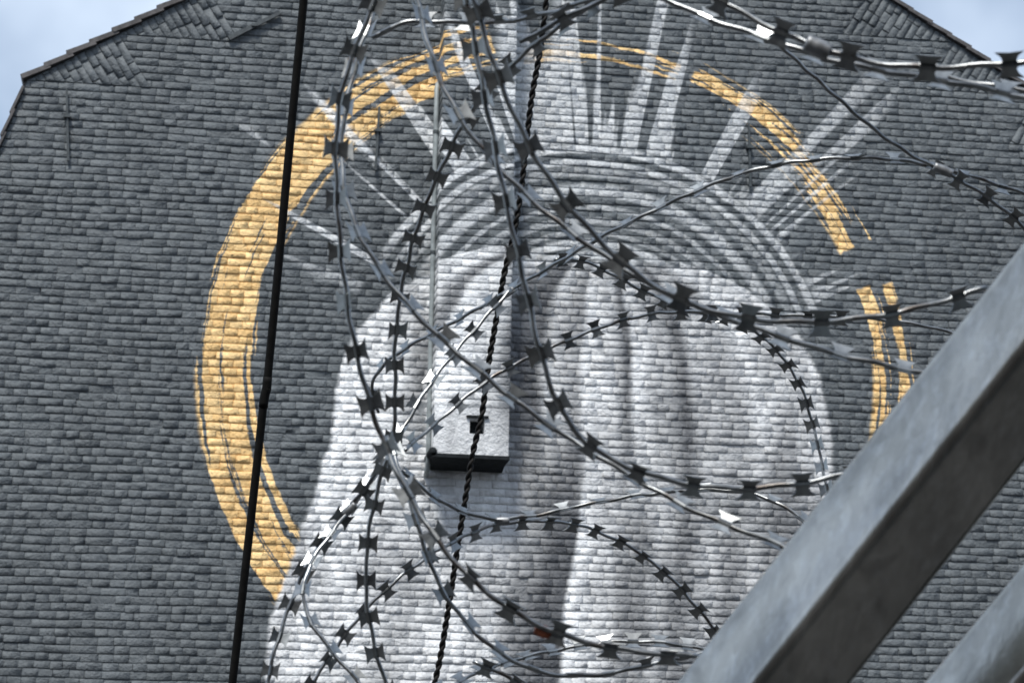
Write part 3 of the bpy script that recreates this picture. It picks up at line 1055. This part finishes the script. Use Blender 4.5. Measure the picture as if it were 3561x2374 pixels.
strand('sharp razor loop rising from the bottom left, diving behind the lower beam end',
       r7((680, 1690), (760, 1570), (830, 1455), (900, 1345), (980, 1232), (1080, 1100), (1200, 982), (1350, 842), (1470, 752), (1650, 632), (1800, 562), (1930, 498), (2080, 470))
       + r8((60, 332), (150, 350), (300, 400), (450, 480), (550, 552), (650, 650), (720, 732), (790, 815), (850, 900), (930, 1010)),
       [2.2, 2.25, 2.4, 2.45], 0.0315, -25, -10, 0.6, rad=0.0018)
L_, _ = strand('bright razor strand sagging below the chimney foot, then arching to the beam',
       r7((1360, 110), (1420, 165), (1480, 222), (1560, 290), (1700, 380), (1850, 440), (2000, 468), (2150, 455), (2352, 412)) + r8((200, 252), (400, 216), (600, 190), (850, 180), (1000, 187), (1100, 212), (1200, 272), (1280, 335), (1360, 420)),
       [2.25, 2.3, 2.35, 2.3], 0.038, 66, 8, 0.4, jit=0.15)
collar(L_, r7((2055, 462))[0], 2.3, 0.014, 0.0042, M_CLIP, 'wire_clip', (60, 0))
strand('flat razor arc along the bottom edge with pale barbs',
       r7((1600, 1640), (1720, 1572), (1850, 1512), (2000, 1445), (2150, 1400), (2352, 1352)) + r8((150, 952), (300, 926), (450, 920), (600, 935), (720, 945), (860, 990)),
       [2.15, 2.25, 2.25], 0.029, 55, 0, 0.3, rad=0.0018)
strand('short dark razor piece at the bottom edge left of the flat arc',
       r7((1850, 1420), (1960, 1430), (2060, 1470), (2130, 1530), (2200, 1600)), [2.1, 2.1], 0.03, -30, 0, 0.5)
Pp, _ = strand('straight bare rod slanting from the upper right into a clip, barbed beyond it',
       r3((640, 260), (750, 370), (870, 480), (1000, 592), (1250, 822), (1500, 1012), (1650, 1092), (1760, 1150), (1850, 1192), (2000, 1275), (2200, 1405), (2320, 1512), (2450, 1650)),
       [2.1, 2.2, 2.28, 2.3], 0.037, -15, 0, 0.55, barbs=(0.62, 1.0))
collar(Pp, r3((1800, 1160))[0], 2.25, 0.020, 0.0048, M_CLIP, 'wire_clip', (80, 36))
# long coil strand
D2, _ = strand('long razor strand bowing from the top knot to the bottom edge, black fishtail barbs',
       r2((2250, -120), (2080, -60), (1880, 20), (1700, 140), (1550, 262), (1400, 372), (1280, 482), (1110, 662), (1030, 800), (950, 932), (830, 1192), (720, 1442), (680, 1568))
       + r5((630, 172), (590, 352), (560, 482), (542, 652), (532, 850), (530, 1052), (540, 1202), (560, 1382)) + r7((1250, 60), (1190, 282), (1142, 482), (1120, 702), (1120, 952), (1135, 1152), (1170, 1302), (1222, 1472), (1262, 1580), (1300, 1690)),
       [1.75, 1.9, 2.05, 2.1, 2.1], 0.036, -5, -4, 0.7, jit=0.14)
collar(D2, r7((1240, 90))[0], 2.1, 0.018, 0.0048, M_CLIP, 'wire_clip', (-20, 60))
strand('cut razor stub lying beside the knot at the top with a blunt free end',
       r2((1388, 292), (1500, 222), (1700, 112), (1850, 42), (1990, -20), (2100, -60)), [1.75, 1.72], 0.05, -30, 0, 0.8)
strand('razor strand running level below the top edge from above the rusty ring',
       r2((380, 260), (430, 172), (520, 124), (600, 108), (750, 132), (900, 160), (1030, 170), (1150, 160), (1340, 150), (1500, 112), (1700, 62), (1850, 20), (1960, -40)),
       [1.85, 1.85, 1.75], 0.037, 50, 60, 0.4, jit=0.35)
strand('wiry pale tail of the knot hooking down at the top edge',
       r2((1820, -80), (1840, -10), (1862, 60), (1885, 110), (1900, 60), (1915, 0), (1925, -80)), [1.72, 1.72], 0.03, 30, 40, 0.9, rad=0.0016, bare=True)
# near, blurred strands
A1, _ = strand('pale blurred razor strand threaded through the rusty ring, crossing down right',
       r2((470, -120), (430, 0), (372, 120), (318, 250), (268, 420), (225, 600), (188, 760), (160, 950), (158, 1150), (178, 1300), (225, 1470))
       + r5((255, 0), (400, 232), (560, 452), (750, 652), (950, 832), (1150, 992), (1400, 1202), (1600, 1342), (1850, 1502)) + r8((330, 62), (480, 152), (620, 242), (740, 292), (950, 382), (1180, 455), (1300, 520)),
       [1.8, 1.75, 1.7, 1.65, 1.6], 0.037, 40, 15, 0.35, jit=0.15)
collar(A1, r2((268, 415))[0], 1.78, 0.0140, 0.0062, M_RUST, 'rusty_ring', (-14, 60))
A2, _ = strand('dark razor strand left of centre, bending right to the red rusted clip',
       r2((455, -120), (405, 0), (345, 130), (285, 260), (225, 420), (165, 590), (135, 760), (125, 980), (135, 1250), (145, 1450)) + r5((150, 0), (175, 252), (200, 452), (240, 702), (280, 882), (340, 1112), (400, 1302), (480, 1502))
       + r7((1260, 20), (1340, 142), (1420, 302), (1520, 472), (1620, 622), (1700, 742), (1830, 862), (2000, 1002), (2150, 1112), (2320, 1202)) + r8((0, 872), (140, 930), (300, 962), (480, 985), (640, 998), (760, 1000)),
       [1.7, 1.68, 1.66, 1.6, 1.6], 0.040, -15, -10, 0.5, jit=0.2)
collar(A2, r7((2330, 1215))[0], 1.605, 0.0125, 0.0046, M_RED, 'red_rust_clip', (60, 22))
strand('pale blurred razor strand falling from the top edge right of the rusty ring',
       r2((660, -110), (680, 0), (740, 230), (790, 432), (850, 592), (950, 772), (1050, 932), (1200, 1112), (1350, 1252), (1500, 1402), (1700, 1568))
       + r5((1900, 132), (2100, 262), (2352, 442)) + r6((100, 515), (230, 560), (450, 640), (620, 705), (900, 800), (1200, 882), (1580, 955), (1800, 1000)),
       [1.7, 1.65, 1.6, 1.58], 0.045, 42, 10, 0.6, jit=0.15)
strand('thick black blurred razor strand sweeping right from top centre with the largest barbs',
       r2((1040, -120), (1075, 0), (1112, 132), (1170, 332), (1225, 502), (1285, 652), (1350, 802), (1435, 982), (1505, 1112), (1600, 1262), (1720, 1422), (1850, 1560))
       + r5((1870, 20), (2060, 205), (2200, 330), (2352, 450)) + r6((100, 520), (250, 575), (400, 605), (600, 628), (800, 640), (1100, 622), (1400, 588), (1700, 522), (1950, 440), (2100, 390)),
       [1.56, 1.54, 1.52, 1.54], 0.052, -14, -10, 0.45, scale=1.04, jit=0.12)
strand('black blurred razor strand dropping steeply down the centre, then curving right',
       r2((1010, -110), (1030, 0), (1045, 110), (1085, 332), (1130, 562), (1162, 752), (1212, 952), (1240, 1110), (1262, 1260), (1292, 1402), (1325, 1540))
       + r5((1345, 20), (1382, 182), (1430, 402), (1462, 552), (1500, 762), (1535, 902), (1585, 1062), (1655, 1255), (1722, 1372), (1800, 1472), (1900, 1545)) + r8((300, 42), (450, 92), (620, 150), (800, 181), (960, 183), (1150, 172), (1300, 142), (1420, 125), (1550, 90)),
       [1.62, 1.6, 1.58, 1.56, 1.56], 0.0385, -20, -10, 0.3, jit=0.25)
M_, _ = strand('light razor rod sagging along the bottom edge to the beam, lit along its top',
       r5((480, 1400), (520, 1480)) + r7((1330, 70), (1370, 160), (1420, 285), (1480, 522), (1530, 702), (1620, 922), (1720, 1082), (1850, 1222), (2000, 1352), (2150, 1452), (2352, 1522))
       + r8((150, 1106), (300, 1092), (450, 1060), (600, 1012), (800, 982), (950, 950)),
       [2.0, 1.95, 1.95, 2.0], 0.036, 35, 60, 0.5, jit=0.3)
# upper right, nearest
O1, _ = strand('heavy dark blurred razor strand across the upper right, with a big clip',
       r3((60, -120), (270, 0), (450, 112), (600, 182), (750, 250), (900, 312), (1000, 352), (1200, 420), (1400, 460), (1600, 470), (1900, 465), (2200, 440), (2352, 430), (2500, 410)),
       [1.5, 1.46, 1.44], 0.050, -25, 0, 0.55, scale=1.04)
collar(O1, r3((945, 325))[0], 1.46, 0.017, 0.0060, M_CLIP, 'wire_clip', (80, 36))
strand('lower of the two blurred razor strands across the upper right, pale barbs',
       r3((-260, -110), (0, 62), (200, 142), (400, 192), (600, 262), (800, 342), (1000, 412), (1300, 472), (1600, 522), (1900, 562), (2100, 602), (2300, 655), (2500, 700)),
       [1.56, 1.5, 1.5], 0.042, 42, 0, 0.3)
strand('short razor length crossing the roof edge at the upper right, under the heavy strand',
       r3((1700, 500), (1900, 552), (2100, 590), (2352, 620), (2550, 640)), [1.6, 1.58], 0.05, 55, 0, 0.2)

# ------------------------------------------------------------------ cables
cab = empty('black_cable', 'thick straight black cable down the left third with a slight bend', 'cable')
line = [(1063, -120), (1056, 0), (1012, 455), (966, 950), (931, 1310), (927, 1352), (917, 1400), (893, 1620), (845, 2050), (808, 2374), (794, 2500)]
P = [at_depth(x, y, 3.3) for x, y in line]
g_ = Geo()
c, _l = resample(catmull(P, 12), 0.02)
g_.tube(c, 0.0064, 12)
g_.build('cable_core', M_CABLE, cab, True)
g_ = Geo()
c = catmull(P[3:8], 10)[10:32]
g_.tube(c, 0.0071, 12)
g_.build('joint_sleeve', M_CABLE, cab, True)

rope = empty('twisted_wire', 'thin black twisted wire rope hanging down the middle in front of the vent', 'wire rope')
line = [(1908, -150), (1900, 0), (1880, 165), (1851, 330), (1836, 450), (1815, 640), (1790, 800), (1756, 940), (1735, 1060), (1700, 1260), (1676, 1440), (1645, 1570), (1625, 1690), (1595, 1880), (1560, 2110), (1530, 2290), (1512, 2374), (1490, 2500)]
P = [at_depth(x, y, 2.9) for x, y in line]
c, _l = resample(catmull(P, 10), 0.0035)
fr = frames_of(c)
for k_ in range(2):
    g_ = Geo()
    off = []
    for i, p in enumerate(c):
        a = 2 * math.pi * (i * 0.0035 / 0.026) + math.pi * k_
        off.append(p + (fr[i][1] * math.cos(a) + fr[i][2] * math.sin(a)) * 0.0020)
    g_.tube(off, 0.0025, 7)
    g_.build('rope_strand', M_TWIST, rope, True)
print('bricks', len(bricks))
